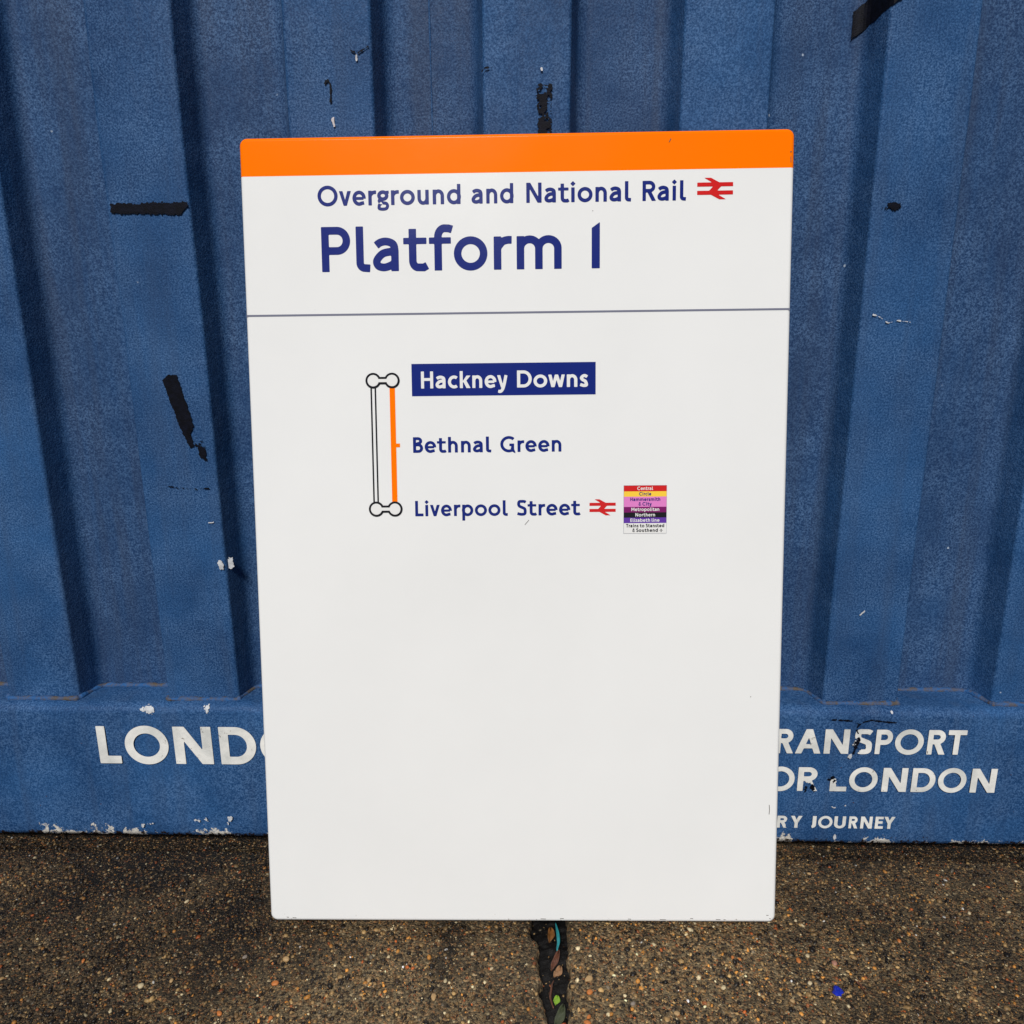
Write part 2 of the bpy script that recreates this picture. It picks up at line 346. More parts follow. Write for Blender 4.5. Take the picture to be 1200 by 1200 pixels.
# ------------------------------------------------------------------ the ground
JL = [(-3.6, .64), (-.45, .492), (-.328, .472), (-.284, .462), (-.207, .4565), (-.186, .452), (0, .440), (3.2, .40)]
JR = [(-3.6, .60), (-.45, .4935), (-.328, .4945), (-.259, .496), (-.185, .4985), (0, .500), (3.2, .50)]
def jl(y): return np.interp(y, *zip(*JL))+np.where(np.abs(y) < .6, (vnoise(y, 0*y, 90, 1)-.5)*.010+(vnoise(y, 0*y, 260, 2)-.5)*.005, 0)
def jr(y): return np.interp(y, *zip(*JR))+np.where(np.abs(y) < .6, (vnoise(y, 0*y, 70, 3)-.5)*.005+(vnoise(y, 0*y, 260, 4)-.5)*.003, 0)
def damp_shade(x, y):
    """0 dry and worn .. 1 stained by moisture, plus shade painted in near the container"""
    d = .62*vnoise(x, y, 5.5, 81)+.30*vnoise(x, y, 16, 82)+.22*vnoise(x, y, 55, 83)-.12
    d = d+.42*np.exp(-np.clip(-y-.02, 0, 9)/.085)-.34*np.exp(-((x-.22)/.13)**2-((y+.32)/.075)**2)-.34*np.exp(-((x-.60)/.12)**2-((y+.29)/.07)**2)-.15*np.exp(-((x-.86)/.2)**2-((y+.25)/.08)**2)  # runoff stain and painted-in shade along the container base, then worn patches
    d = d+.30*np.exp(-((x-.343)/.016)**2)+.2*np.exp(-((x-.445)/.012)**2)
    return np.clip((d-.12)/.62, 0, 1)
def hz(x, y):
    q = np.clip((np.asarray(y)+.055)/.035, 0, 1)
    return -.012*q*q*(3-2*q)-(.0030*vnoise(x, y, 7, 5)+.0022*vnoise(x, y, 38, 6)+.0016*vnoise(x, y, 120, 7)+.0010*vnoise(x, y, 300, 8))
def conc():
    s = NT('exposed_aggregate_concrete')
    v = s.n('ShaderNodeTexVoronoi'); v.inputs['Scale'].default_value = 330; s.l(s.co, v.inputs['Vector'])
    stone = s.ramp(s.n_sep(v.outputs['Color']), [(0, srgb(12, 9, 8)), (.38, srgb(30, 23, 18)), (.58, srgb(84, 65, 44)), (.78, srgb(132, 106, 72)), (.93, srgb(168, 102, 48)), (1, srgb(214, 194, 150))])
    at = s.n('ShaderNodeAttribute'); at.attribute_name = 'damp_shade'; dm = at.outputs['Fac']
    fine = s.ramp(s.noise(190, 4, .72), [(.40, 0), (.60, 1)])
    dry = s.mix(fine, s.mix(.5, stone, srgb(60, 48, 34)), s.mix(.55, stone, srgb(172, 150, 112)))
    wet_shade = s.mix(s.ramp(s.noise(230, 3, .7), [(.48, 0), (.64, 1)]), srgb(13, 10, 8), stone)
    c = s.mix(dm, dry, wet_shade)
    c = s.mix(s.math('MULTIPLY', s.ramp(s.noise(6, 2, .7), [(.58, 0), (.72, 1)]), .30), c, srgb(44, 48, 30))
    h = s.math('ADD', s.noise(500, 2, .7), s.math('MULTIPLY', v.outputs['Distance'], -.9))
    return s.set(Base_Color=c, Roughness=.75, Normal=s.bump(h, 1.0, .0035), Specular_IOR_Level=.35)
M_CONC = conc()
def yard():
    s = NT('dark_yard_surface')
    c = s.mix(s.noise(3, 6), srgb(52, 46, 40), srgb(96, 88, 76)); c = s.mix(s.ramp(s.noise(90, 5), [(.4, 0), (.65, 1)]), c, srgb(40, 34, 30))
    return s.set(Base_Color=c, Roughness=.85, Normal=s.bump(s.noise(120, 5), .6, .01))
M_YARD = yard()
me = mesh_from('ground', [(-400, -400, -.055), (400, -400, -.055), (400, 400, -.055), (-400, 400, -.055)], [(0, 1, 2, 3)])
g = link_obj('ground', me, M_YARD); g['kind'] = 'structure'

pav = empty('concrete_paving'); pav['kind'] = 'structure'
ys = np.concatenate([np.linspace(-3.6, -.56, 14)[:-1], np.arange(-.56, .05, .0030), np.linspace(.06, 3.2, 14)])
def slab(left):
    if left: xs = np.concatenate([np.linspace(-3.2, -.62, 12)[:-1], np.arange(-.62, .40, .0032)])
    else: xs = np.concatenate([np.arange(.55, 1.55, .0032), np.linspace(1.56, 4.2, 12)])[::-1]
    edge = jl(ys) if left else jr(ys)
    tt = np.linspace(0, 1, 22)[1:]; x_last = xs[-1]
    Xg = np.concatenate([np.repeat(xs[None], len(ys), 0), x_last+(edge[:, None]-x_last)*tt[None]], 1)
    Yg = np.repeat(ys[:, None], Xg.shape[1], 1)
    Z = hz(Xg, Yg)
    dist = np.abs(Xg-edge[:, None]); R0 = .007
    k = np.clip(1-dist/R0, 0, 1); Z -= R0*(1-np.sqrt(np.clip(1-k*k, 0, 1)))
    sg = 1 if left else -1
    for zz in (-.016, -.028, -.056):
        Xg = np.concatenate([Xg, (edge+sg*.0015*(vnoise(ys, 0*ys+zz*90, 200, 9)-.5)*2)[:, None]], 1); Yg = np.concatenate([Yg, ys[:, None]], 1); Z = np.concatenate([Z, np.full((len(ys), 1), zz)], 1)
    ny, nx = Xg.shape; V = np.stack([Xg, Yg, Z], -1).reshape(-1, 3)
    a = (np.arange(ny-1)[:, None]*nx+np.arange(nx-1)[None]).ravel()
    F = np.stack([a, a+1, a+nx+1, a+nx], 1) if left else np.stack([a, a+nx, a+nx+1, a+1], 1)
    me = bpy.data.meshes.new('slab'); me.vertices.add(len(V)); me.vertices.foreach_set('co', V.ravel())
    me.loops.add(F.size); me.loops.foreach_set('vertex_index', F.ravel()); me.polygons.add(len(F))
    me.polygons.foreach_set('loop_start', np.arange(len(F))*4); me.polygons.foreach_set('loop_total', np.full(len(F), 4)); me.update(); me.validate()
    me.polygons.foreach_set('use_smooth', np.ones(len(F), bool))
    me.attributes.new('damp_shade', 'FLOAT', 'POINT').data.foreach_set('value', damp_shade(V[:, 0], V[:, 1]))
    return link_obj('slab', me, M_CONC, pav)
slab(True); slab(False)

# soil packed in the joint
jy = np.linspace(-3.5, 3.1, 900); jy = np.concatenate([np.linspace(-3.5, -.5, 30), np.linspace(-.49, .03, 200), np.linspace(.05, 3.1, 30)])
V = []; F = []; nc = 14
for i, y in enumerate(jy):
    a = float(jl(np.array(y)))-.004; b = float(jr(np.array(y)))+.004
    for j in range(nc):
        x = a+(b-a)*j/(nc-1); V.append((x, y, -.024+.004*float(vnoise(x, y, 110, 12))+.005*float(vnoise(x, y, 420, 13))))
for i in range(len(jy)-1):
    for j in range(nc-1): k = i*nc+j; F.append((k, k+1, k+nc+1, k+nc))
M_SOIL = plain('wet_joint_soil', srgb(12, 10, 10), .55, .6, 240, .002, .3)
o = link_obj('joint_soil', mesh_from('joint_soil', V, F, True), M_SOIL); o['kind'] = 'structure'

# stones of the exposed aggregate, half sunk in the slabs
def stones_mat():
    s = NT('aggregate_stones'); a = s.n('ShaderNodeVertexColor'); a.layer_name = 'tint'
    c = s.mix(s.ramp(s.noise(500, 3), [(.3, 0), (.7, 1)]), s.mix(.45, a.outputs[0], (0.02, .015, .01)), a.outputs[0])
    return s.set(Base_Color=c, Roughness=.45, Specular_IOR_Level=.32)
M_STONE = stones_mat()
def base_ico():
    bm = bmesh.new(); bmesh.ops.create_icosphere(bm, subdivisions=1, radius=1)
    V = np.array([v.co[:] for v in bm.verts]); F = np.array([[v.index for v in f.verts] for f in bm.faces]); bm.free(); return V, F
ICO = base_ico()
OCT = (np.array([(1, 0, 0), (-1, 0, 0), (0, 1, 0), (0, -1, 0), (0, 0, 1), (0, 0, -1)], float), np.array([(0, 2, 4), (2, 1, 4), (1, 3, 4), (3, 0, 4), (2, 0, 5), (1, 2, 5), (3, 1, 5), (0, 3, 5)]))
PAL = np.array([srgb(*c) for c in [(20, 14, 9), (46, 34, 23), (104, 80, 50), (148, 118, 76), (190, 154, 100), (208, 142, 64), (190, 98, 42), (230, 210, 166), (144, 84, 46), (114, 102, 84), (236, 232, 224)]])
PW = np.array([.22, .22, .20, .15, .08, .035, .016, .025, .03, .03, .003]); PW /= PW.sum()
def stones(n, rlo, rhi, base, seed, name, joint=False):
    r = np.random.default_rng(seed); x = r.uniform(-.62, 1.5, n); y = r.uniform(-.50, .0, n)
    if joint: x = jl(y)+(jr(y)-jl(y))*r.random(n); keep = r.random(n) < 2
    else: keep = (x < jl(y)-.004) | (x > jr(y)+.004)
    patch = vnoise(x, y, 5, 21)*.6+vnoise(x, y, 17, 22)*.4
    keep &= r.random(n) < .35+.9*patch
    x = x[keep]; y = y[keep]; patch = patch[keep]; n = len(x)
    rad = rlo*(rhi/rlo)**(r.random(n)**1.7); sc = np.stack([rad*r.uniform(.75, 1.35, n), rad*r.uniform(.6, 1.1, n), rad*r.uniform(.45, .8, n)], 1)
    BV, BF = base; m = len(BV)
    P = BV[None]*(1+r.uniform(-.22, .22, (n, m, 1)))*sc[:, None, :]
    a = r.uniform(0, 6.283, n); ca = np.cos(a)[:, None]; sa = np.sin(a)[:, None]
    tl = r.normal(0, .25, n)[:, None]; P[..., 2] += tl*P[..., 0]
    Q = np.stack([P[..., 0]*ca-P[..., 1]*sa, P[..., 0]*sa+P[..., 1]*ca, P[..., 2]], -1)
    z = (hz(x, y) if not joint else -.0205+0*x)-sc[:, 2]*r.uniform(-.25, .45, n)
    Q += np.stack([x, y, z], 1)[:, None, :]
    F = (BF[None]+(np.arange(n)*m)[:, None, None]).reshape(-1, 3); V = Q.reshape(-1, 3)
    ci = r.choice(len(PAL), n, p=PW); dm = damp_shade(x, y)[:, None]; c = PAL[ci]*r.uniform(.6, 1.3, (n, 1))*(1.18-.80*dm)
    C = np.concatenate([np.clip(c, 0, 1), np.ones((n, 1))], 1); C = np.repeat(C, m, 0)
    me = bpy.data.meshes.new(name); me.vertices.add(len(V)); me.vertices.foreach_set('co', V.ravel())
    me.loops.add(F.size); me.loops.foreach_set('vertex_index', F.ravel()); me.polygons.add(len(F))
    me.polygons.foreach_set('loop_start', np.arange(len(F))*3); me.polygons.foreach_set('loop_total', np.full(len(F), 3)); me.update()
    at = me.color_attributes.new('tint', 'FLOAT_COLOR', 'POINT'); at.data.foreach_set('color', C.ravel())
    o = link_obj(name, me, M_STONE, pav); o['kind'] = 'stuff'; return o
stones(105000, .0007, .0020, OCT, 31, 'aggregate_grit')
stones(34000, .0014, .0031, ICO, 32, 'aggregate_stones')
stones(4200, .0026, .0044, ICO, 34, 'aggregate_stones')
stones(900, .0008, .0026, ICO, 35, 'joint_grit', True)

# ------------------------------------------------------------------ the shipping container
CX0, CX1 = -.80, 1.64; CH = 2.59; CL = 6.06
box = empty('shipping_container', (.42, 0, 0))
tag(box, 'dark blue corrugated steel shipping container with white lettering along its bottom rail', 'container')
OFF = Vector((-.42, 0, 0))
def cobj(name, V, F, mat, smooth=False):
    return link_obj(name, mesh_from(name, [(x-.42, y, z) for x, y, z in V], F, smooth), mat, box)
# corrugation: outer flat 110, slope 12, inner flat 116, slope 12, 46 deep
OUT, SLP, INN, DEP = .110, .012, .116, .0456
def corr_profile(x0, x1, fil=.0045):
    pts = []; k = math.floor((x0-0)/.25)-1
    while True:
        b = k*.25
        for p in ((b-OUT, 0), (b, 0), (b+SLP, DEP), (b+SLP+INN, DEP)): pts.append(p)
        k += 1
        if b > x1+.3: break
    out = []
    for i in range(1, len(pts)-1):
        p = np.array(pts[i]); a = np.array(pts[i-1])-p; c = np.array(pts[i+1])-p
        da = a/np.linalg.norm(a); dc = c/np.linalg.norm(c); f = fil*(1.0 if p[1] == 0 else 3.3)
        for t in np.linspace(0, 1, 9):
            q0 = p+da*f; q1 = p+dc*f; out.append(tuple((1-t)**2*q0+2*t*(1-t)*p+t*t*q1))
    out = [p for p in out if x0 < p[0] < x1]
    def yat(x): return float(np.interp(x, [p[0] for p in out], [p[1] for p in out]))
    return [(x0, yat(x0))]+out+[(x1, yat(x1))]
prof = corr_profile(CX0+.10, CX1-.10)
zs = np.concatenate([np.linspace(.214, 1.4, 60), np.linspace(1.43, CH-.1, 20)])
V = []; F = []; n = len(prof)
for z in zs:
    for x, y in prof:
        wob = (vnoise(x, z, 3.2, 41)-.5)*.0016+(vnoise(x, z, 9, 42)-.5)*.0008
        V.append((x+(vnoise(x*.5, z, 4, 43)-.5)*.0025, y+float(wob), z))
for j in range(len(zs)-1):
    for i in range(n-1): k = j*n+i; F.append((k, k+1, k+n+1, k+n))
wall_o = cobj('end_wall', V, F, M_PAINT, True)
wall_o.data.attributes.new('dust', 'FLOAT', 'POINT').data.foreach_set('value', [min(1., max(0., (y/DEP-.7)/.25)) for z in zs for x, y in prof])
# bottom rail: flat ledge, rounded nose, upright face
nose = [(.16, .231), (.06, .2312), (.02, .2312), (-.003, .2310)]+[(-.003-.017*math.sin(a), .231-.014+.014*math.cos(a)) for a in np.linspace(.2, math.pi/2, 7)]+[(-.0200, z) for z in (.17, .12, .07, .03, .012)]+[(-.0185, .005), (-.012, .004), (.16, .004)]
rx = np.linspace(CX0+.02, CX1-.02, 320); V = []; F = []; n = len(nose)
for x in rx:
    for k, (y, z) in enumerate(nose):
        wv = 1 if 3 <= k <= 10 else 0
        dy = (vnoise(x, z, 11, 44)-.5)*.0016*(1 if y < 0 else 0); dz = ((vnoise(x, 0*x, 45, 45)-.5)*.0035+(vnoise(x, 0*x, 120, 46)-.5)*.0015)*wv
        V.append((x, y+float(dy), z+float(dz)))
for i in range(len(rx)-1):
    for j in range(n-1): k = i*n+j; F.append((k, k+n, k+n+1, k+1))
cobj('bottom_rail', V, F, M_RAIL, True)
# weld bead where the wall stands on the rail
def bead(path, rad, seed, name, mat):
    V = []; F = []; m = 7
    for i, (x, y, z) in enumerate(path):
        a = path[max(0, i-1)]; b = path[min(len(path)-1, i+1)]; d = Vector((b[0]-a[0], b[1]-a[1], b[2]-a[2])).normalized()
        up = Vector((0, 0, 1)) if abs(d.z) < .8 else Vector((0, -1, 0)); s = d.cross(up).normalized(); u = s.cross(d)
        r = rad*(.65+.8*float(vnoise(i*.31, seed, 1.0, seed)))
        for k in range(m): t = k*2*math.pi/m; p = Vector((x, y, z))+s*math.cos(t)*r+u*math.sin(t)*r; V.append(tuple(p))
    for i in range(len(path)-1):
        for k in range(m): F.append((i*m+k, i*m+(k+1) % m, (i+1)*m+(k+1) % m, (i+1)*m+k))
    return cobj(name, V, F, mat, True)
path = []
for (xa, ya), (xb, yb) in zip(prof[:-1], prof[1:]):
    k = max(1, int(math.hypot(xb-xa, yb-ya)/.004))
    for t in range(k): path.append((xa+(xb-xa)*t/k, ya+(yb-ya)*t/k-.002, .2315))
def bead_mat():
    s = NT('dirty_weld')
    c = s.mix(s.ramp(s.noise(55, 4, .7), [(.42, 0), (.62, 1)]), srgb(40, 84, 134), srgb(84, 76, 68))
    return s.set(Base_Color=c, Roughness=.7, Normal=s.bump(s.noise(260, 3), .7, .002), Specular_IOR_Level=.2)
bead(path, .0040, 3, 'weld_bead', bead_mat())
bead([(.3185, DEP+.0002, z) for z in np.linspace(.24, CH-.12, 240)], .0011, 5, 'sheet_seam', M_PAINT)
def boxm(name, x0, x1, y0, y1, z0, z1, mat, bev=.006):
    bm = bmesh.new(); bmesh.ops.create_cube(bm, size=1)
    for v in bm.verts: v.co = Vector(((x0+x1)/2+v.co.x*(x1-x0)-.42, (y0+y1)/2+v.co.y*(y1-y0), (z0+z1)/2+v.co.z*(z1-z0)))
    if bev: bmesh.ops.bevel(bm, geom=bm.edges[:], offset=bev, segments=2, affect='EDGES')
    me = bpy.data.meshes.new(name); bm.to_mesh(me); bm.free(); return link_obj(name, me, mat, box)
for x0 in (CX0, CX1-.15):
    boxm('corner_post', x0, x0+.15, -.021, .14, .118, CH-.118, M_PAINT)
    for z0, z1 in ((-.018, .117), (CH-.118, CH)): boxm('corner_casting', x0-.004, x0+.162, -.025, .16, z0, z1, M_PAINT)
    for z0, z1 in ((-.018, .117), (CH-.118, CH)): boxm('corner_casting', x0-.004, x0+.162, CL-.16, CL, z0, z1, M_PAINT)
boxm('top_rail', CX0+.165, CX1-.165, -.018, .12, CH-.12, CH-.01, M_PAINT)
boxm('roof', CX0+.01, CX1-.01, .15, CL-.03, CH-.06, CH-.02, M_PAINT)
for x0 in (CX0+.012, CX1-.05): boxm('side_wall', x0, x0+.038, .142, CL-.17, .03, CH-.062, M_PAINT)
boxm('rear_wall', CX0+.17, CX1-.17, CL-.06, CL-.02, .03, CH-.065, M_PAINT)

# lettering on the rail
def rail_text(letters, zb, cap, w, erase=()):
    VV = []; FF = []
    for ch, x0, x1 in letters:
        v_, f_ = text_geom(ch, x0/1000, x1/1000, zb, cap, w, cap/46, erase); k = len(VV)
        VV += v_; FF += [tuple(i+k for i in f) for f in f_]
    return flat_obj('lettering', [(x-.42, z) for x, z in VV], FF, M_VINYL, box, -.0216)
rail_text([('L', -216, -182), ('O', -174, -106.1), ('N', -97.2, -38.4), ('D', -26.5, 29.5), ('O', 36.1, 104), ('N', 113, 171)], .1328, .0632, .205)
rail_text([('T', 785, 812), ('R', 817, 843.6), ('A', 846.6, 884.4), ('N', 889, 925.5), ('S', 933, 958.8), ('P', 964.5, 989), ('O', 993, 1035), ('R', 1041, 1068), ('T', 1070, 1097)], .1595, .0402, .195,
          [[(.932, .184), (.939, .186), (.941, .178), (.950, .170), (.944, .166), (.940, .160), (.936, .157), (.930, .159), (.932, .170)]])
rail_text([('F', 780, 800), ('O', 807, 849.7), ('R', 854.6, 885.1), ('L', 903.5, 928.5), ('O', 931.5, 973.9), ('N', 981.2, 1018), ('D', 1025, 1060), ('O', 1064, 1106), ('N', 1113, 1150)], .0962, .0402, .195,
          [[(.898, .140), (.925, .140), (.924, .108), (.9135, .108), (.911, .118), (.902, .115)], [(.863, .106), (.872, .1115), (.881, .106), (.8775, .0945), (.863, .0945)]])
rail_text([('E', 779, 792), ('V', 793, 810), ('E', 813, 826), ('R', 829, 845), ('Y', 849.5, 867), ('J', 877.4, 888.6), ('O', 891.6, 913.3), ('U', 915.9, 933.4), ('R', 938.2, 951.8), ('N', 956, 973.7), ('E', 978, 990.4), ('Y', 991.1, 1007.9)], .0322, .0208, .205,
          [[(.843, .046), (.848, .042), (.8465, .030), (.842, .034)]])
# tape remnants and scars
def tape(poly, y=-.0007, mat=None, name='tape_strip', cell=.0008, rag=.0030, seed=1):
    P = np.array(poly); x0, z0 = P.min(0)-.004; x1, z1 = P.max(0)+.004
    gx = np.arange(x0, x1, cell); gz = np.arange(z0, z1, cell); XX, ZZ = np.meshgrid(gx, gz)
    d = sdpoly(poly, XX, ZZ)+(vnoise(XX, ZZ, 330, seed)-.5)*rag+(vnoise(XX, ZZ, 800, seed+1)-.5)*rag*.6
    if rag > .004: d = np.maximum(d, .55-vnoise(XX, ZZ, 190, seed+2)*.7-vnoise(XX, ZZ, 520, seed+3)*.3-.17)
    VV = []; FF = []; sd_cells(d, gx, gz, VV, FF)
    return cobj(name, [(x, y-.0006*float(vnoise(x, z, 60, 9)), z) for x, z in VV], FF, mat or M_TAPE)
tape([(.4585, 1.078), (.476, 1.0777), (.476, .99), (.4587, .99)], rag=.0055, seed=4, y=-.0015)
tape([(-.105, .9442), (-.001, .9454), (-.004, .938), (-.012, .9295), (-.105, .933)], rag=.0034, seed=5, y=-.0015)
tape([(-.062, .714), (-.054, .7225), (-.041, .7225), (-.034, .690), (-.0245, .652), (-.030, .6405), (-.0275, .622), (-.033, .620), (-.043, .645)], seed=6, y=-.0015, rag=.002)
tape([(-.0275, .640), (-.016, .632), (-.017, .625), (-.0245, .622)], seed=7, y=-.0015, rag=.005)
tape([(-.022, .6215), (-.012, .622), (-.0115, .603), (-.019, .607)], seed=8, y=-.0015, rag=.004)
tape([(.9045, .929), (.9095, .9347), (.925, .9345), (.925, .9255), (.914, .926)], seed=9, y=-.0015, rag=.0045)
# folded tape over the groove side (upper right)
fold = []
for x in np.linspace(.862, .93, 24):
    yy = float(np.interp(x, [p[0] for p in prof], [p[1] for p in prof])); t = (x-.862)/.068
    fold.append((x, yy-.0025, 1.140+.048*t, 1.172+.044*t))
V = []; F = []
for x, y, z0, z1 in fold:
    for k in range(6): V.append((x+.001*random.uniform(-1, 1)*(k in (0, 5)), y, z0+(z1-z0)*k/5+.0012*random.uniform(-1, 1)))
for i in range(len(fold)-1):
    for k in range(5): a = i*6+k; F.append((a, a+6, a+7, a+1))
cobj('tape_strip', V, F, M_TAPE)
def scar(pts, wd, mat, y=-.0017, name='paint_scar'):
    L, Rr = offset(pts, wd); P = L+Rr[::-1]; return tape(P, y, mat, name, .0006, .0016, 12)
scar([(.2205, 1.1225), (.2265, 1.119), (.2315, 1.1165), (.238, 1.120), (.2465, 1.1245)], .0018, M_TAPE)
scar([(.2312, 1.117), (.231, 1.108)], .0022, M_FLAKE)
scar([(.189, 1.083), (.1935, 1.088), (.1965, 1.082), (.1955, 1.062)], .002, M_TAPE)
scar([(.1965, 1.044), (.1985, 1.033)], .003, M_FLAKE)
scar([(.462, 1.096), (.4645, 1.096)], .004, M_FLAKE)
scar([(.388, 1.094), (.392, 1.098), (.401, 1.0985)], .0014, M_TAPE)
scar([(.905, .796), (.914, .793), (.926, .785), (.938, .788), (.955, .786)], .0009, M_FLAKE)
scar([(.930, .372), (.937, .379)], .002, M_FLAKE)
scar([(-.070, .565), (-.058, .563), (-.030, .561), (-.012, .562)], .0008, M_TAPE)
scar([(-.018, .5115), (-.010, .5115)], .002, M_FLAKE)
scar([(.893, .2160), (.915, .2150), (.930, .2135), (.938, .2080), (.9435, .2125), (.955, .2155), (.975, .2130), (.992, .2115)], .0014, M_TAPE, -.0222)
scar([(.936, .208), (.9345, .199), (.937, .193)], .0012, M_TAPE, -.0222)
def ring(cx, cz, r, y): 
    return tape([p for p in arc(cx, cz, r*.62, r, 0, 360, 24)], y, M_FLAKE, 'paint_chip', .0006, .0035, 14)
ring(-.0055, .448, .0075, -.0024); ring(.0055, .448, .0085, .0062)
def nose_chip(cx, cs, rx_, rs_, seed):
    """flake of bare primer lying on the rounded rail nose; cs runs down the nose from 0 to 1"""
    gx = np.arange(cx-rx_*1.6, cx+rx_*1.6, .0006); gs = np.arange(cs-rs_*1.8, cs+rs_*1.8, .03); XX, SS = np.meshgrid(gx, gs)
    d = np.hypot((XX-cx)/rx_, (SS-cs)/rs_)-1+(vnoise(XX*1000, SS*26, .42, seed)-.5)*1.1
    VV = []; FF = []; sd_cells(d, gx, gs, VV, FF); o_ = []
    for x, q in VV:
        a_ = .2+(math.pi/2-.2)*q; dz = float((vnoise(x, 0., 45, 45)-.5)*.0035+(vnoise(x, 0., 120, 46)-.5)*.0015)
        o_.append((x, -.003-.017*math.sin(a_)-.0012, .217+.014*math.cos(a_)+dz+.0010))
    return cobj('paint_chip', o_, FF, M_FLAKE)
nose_chip(-.134, .62, .0085, .30, 3); nose_chip(-.128, .80, .005, .25, 4); nose_chip(-.042, .58, .0040, .22, 5); nose_chip(-.041, .80, .002, .25, 6); nose_chip(.985, .6, .002, .12, 8)
for cx, cz, rx_, rz_, sd_ in ((.9290, .1550, .0030, .0045, 6), (.9345, .1775, .0035, .0055, 7), (-.075, .0345, .006, .0022, 11), (-.022, .0375, .0030, .0045, 12), (-.152, .0275, .006, .002, 13), (-.163, .0235, .003, .003, 14), (-.026, .0285, .002, .003, 16), (-.060, .036, .003, .0018, 17), (.9300, .072, .0016, .0014, 18), (.912, .069, .0024, .0012, 19), (.918, .0175, .0030, .0028, 20)):
    tape(arc(cx, cz, rx_, rz_, 0, 360, 22), -.0224, M_FLAKE, 'paint_chip', .0005, .004, sd_)
tape([(.9335, .180), (.9375, .188), (.9405, .187), (.9385, .176), (.9365, .170), (.933, .160), (.931, .162), (.9335, .170)], -.0235, M_TAPE, 'paint_scar', .0005, .003, 9)
tape([(.866, .105), (.876, .110), (.884, .106), (.880, .095), (.873, .104), (.866, .096)], -.0232, M_TAPE, 'paint_scar', .0005, .005, 10)
tape([(.900, .118), (.908, .113), (.913, .121), (.909, .124)], -.0232, M_TAPE, 'paint_scar', .0005, .006, 15)

# ------------------------------------------------------------------ the platform sign
SW, SH, ST = .6726, 1.0081, .045
u = Vector((.99995939, .00709149, .00556127)); v = Vector((-.00646235, .13413102, .99094254)); nf = u.cross(v)
sign = empty('platform_sign')
BL = Vector((.10078507, -.19266484, .0078))
Ms = Matrix((u, -nf, v)).transposed().to_4x4(); Ms.translation = BL+u*SW/2
sign.matrix_world = Ms
tag(sign, 'tall white enamel platform sign with orange top band leaning against blue container', 'sign')
def rrect(inset, r, n=8):
    x0, x1, z0, z1 = -SW/2+inset, SW/2-inset, inset, SH-inset; r = max(.0005, r-inset); P = []
    for cx, cz, a0 in ((x1-r, z1-r, 0), (x0+r, z1-r, 90), (x0+r, z0+r, 180), (x1-r, z0+r, 270)):
        for k in range(n+1): a = math.radians(a0+90*k/n); P.append((cx+r*math.cos(a), cz+r*math.sin(a)))
    return P
bm = bmesh.new(); R1 = .0045; loops = []
lev = [(R1*(1-math.sin(a)), R1*(1-math.cos(a))) for a in np.linspace(0, math.pi/2, 6)]+[(0, ST), (.018, ST)]
for ins, dep in lev: loops.append([bm.verts.new((x, dep, z)) for x, z in rrect(ins, .0095)])
N = len(loops[0]); bm.faces.new(loops[0])
for A, B in zip(loops[:-1], loops[1:]):
    for i in range(N): bm.faces.new((A[i], B[i], B[(i+1) % N], A[(i+1) % N]))
bm.faces.new(loops[-1][::-1])
bmesh.ops.recalc_face_normals(bm, faces=bm.faces[:])
ZB = SH-.0460
bmesh.ops.bisect_plane(bm, geom=bm.verts[:]+bm.edges[:]+bm.faces[:], plane_co=(0, 0, ZB), plane_no=(0, 0, 1), dist=1e-6)
for name, keep_top, mat in (('panel', False, M_WHITE), ('header_band', True, M_ORANGE)):
    b2 = bm.copy(); dead = [f for f in b2.faces if (f.calc_center_median().z > ZB) != keep_top]
    bmesh.ops.delete(b2, geom=dead, context='FACES')
    me = bpy.data.meshes.new(name); b2.to_mesh(me); b2.free()
    me.polygons.foreach_set('use_smooth', [max(abs(c) for c in p.normal) < .9999 for p in me.polygons])
    link_obj(name, me, mat, sign)
bm.free()
mm = lambda x: x/1000-SW/2
zz = lambda y: SH-y/1000
D1, D2, D3 = -.00025, -.0005, -.00075
def stext(string, x0, x1, vb, cap, w, mat, dep=D1, parent=None, cells=44):
    VV, FF = text_geom(string, mm(x0), mm(x1), zz(vb), cap/1000, w, cap/1000/cells)
    return flat_obj('lettering', VV, FF, mat, parent or sign, dep)
for t, a, b in (('Overground', 94.5, 269.6), ('and', 283.1, 333.9), ('National', 349.7, 476.6), ('Rail', 490.5, 542.9)):
    stext(t, a, b, 82.2, 23.6, .178, M_NAVY)
stext('Platform', 97.4, 392.5, 160.9, 53.9, .172, M_NAVY, cells=64)
stext('1', 429.1, 439.1, 160.9, 53.9, .176, M_NAVY, cells=64)
rect_obj('divider_line', -SW/2+.0012, SW/2-.0012, zz(213.9), zz(211.5), M_GREYL, sign, D1)
def rail_mark(x0, x1, y0, y1):
    f = lambda P: ('p', [(mm(x0+(x1-x0)*a), zz(y0+(y1-y0)*b)) for a, b in P])
    pr = [f([(0, .215), (1, .215), (1, .405), (0, .405)]), f([(0, .595), (1, .595), (1, .785), (0, .785)]),
          f([(.19, 0), (.38, 0), (.71, .30), (.50, .30)]), f([(.50, .30), (.71, .30), (.71, .33), (.50, .70), (.29, .70), (.29, .67)]), f([(.29, .70), (.50, .70), (.81, 1), (.62, 1)])]
    return poly_obj('rail_symbol', pr, (mm(x0), mm(x1), zz(y1), zz(y0)), M_RED, sign, D1, (x1-x0)/1000/70)
rail_mark(556.4, 599.6, 56.2, 81.6); rail_mark(426.6, 459.6, 444.4, 464.8)
pl = rect_obj('name_plate', mm(205.2), mm(434.2), zz(313.6), zz(273.8), M_NAVY, sign, D1)
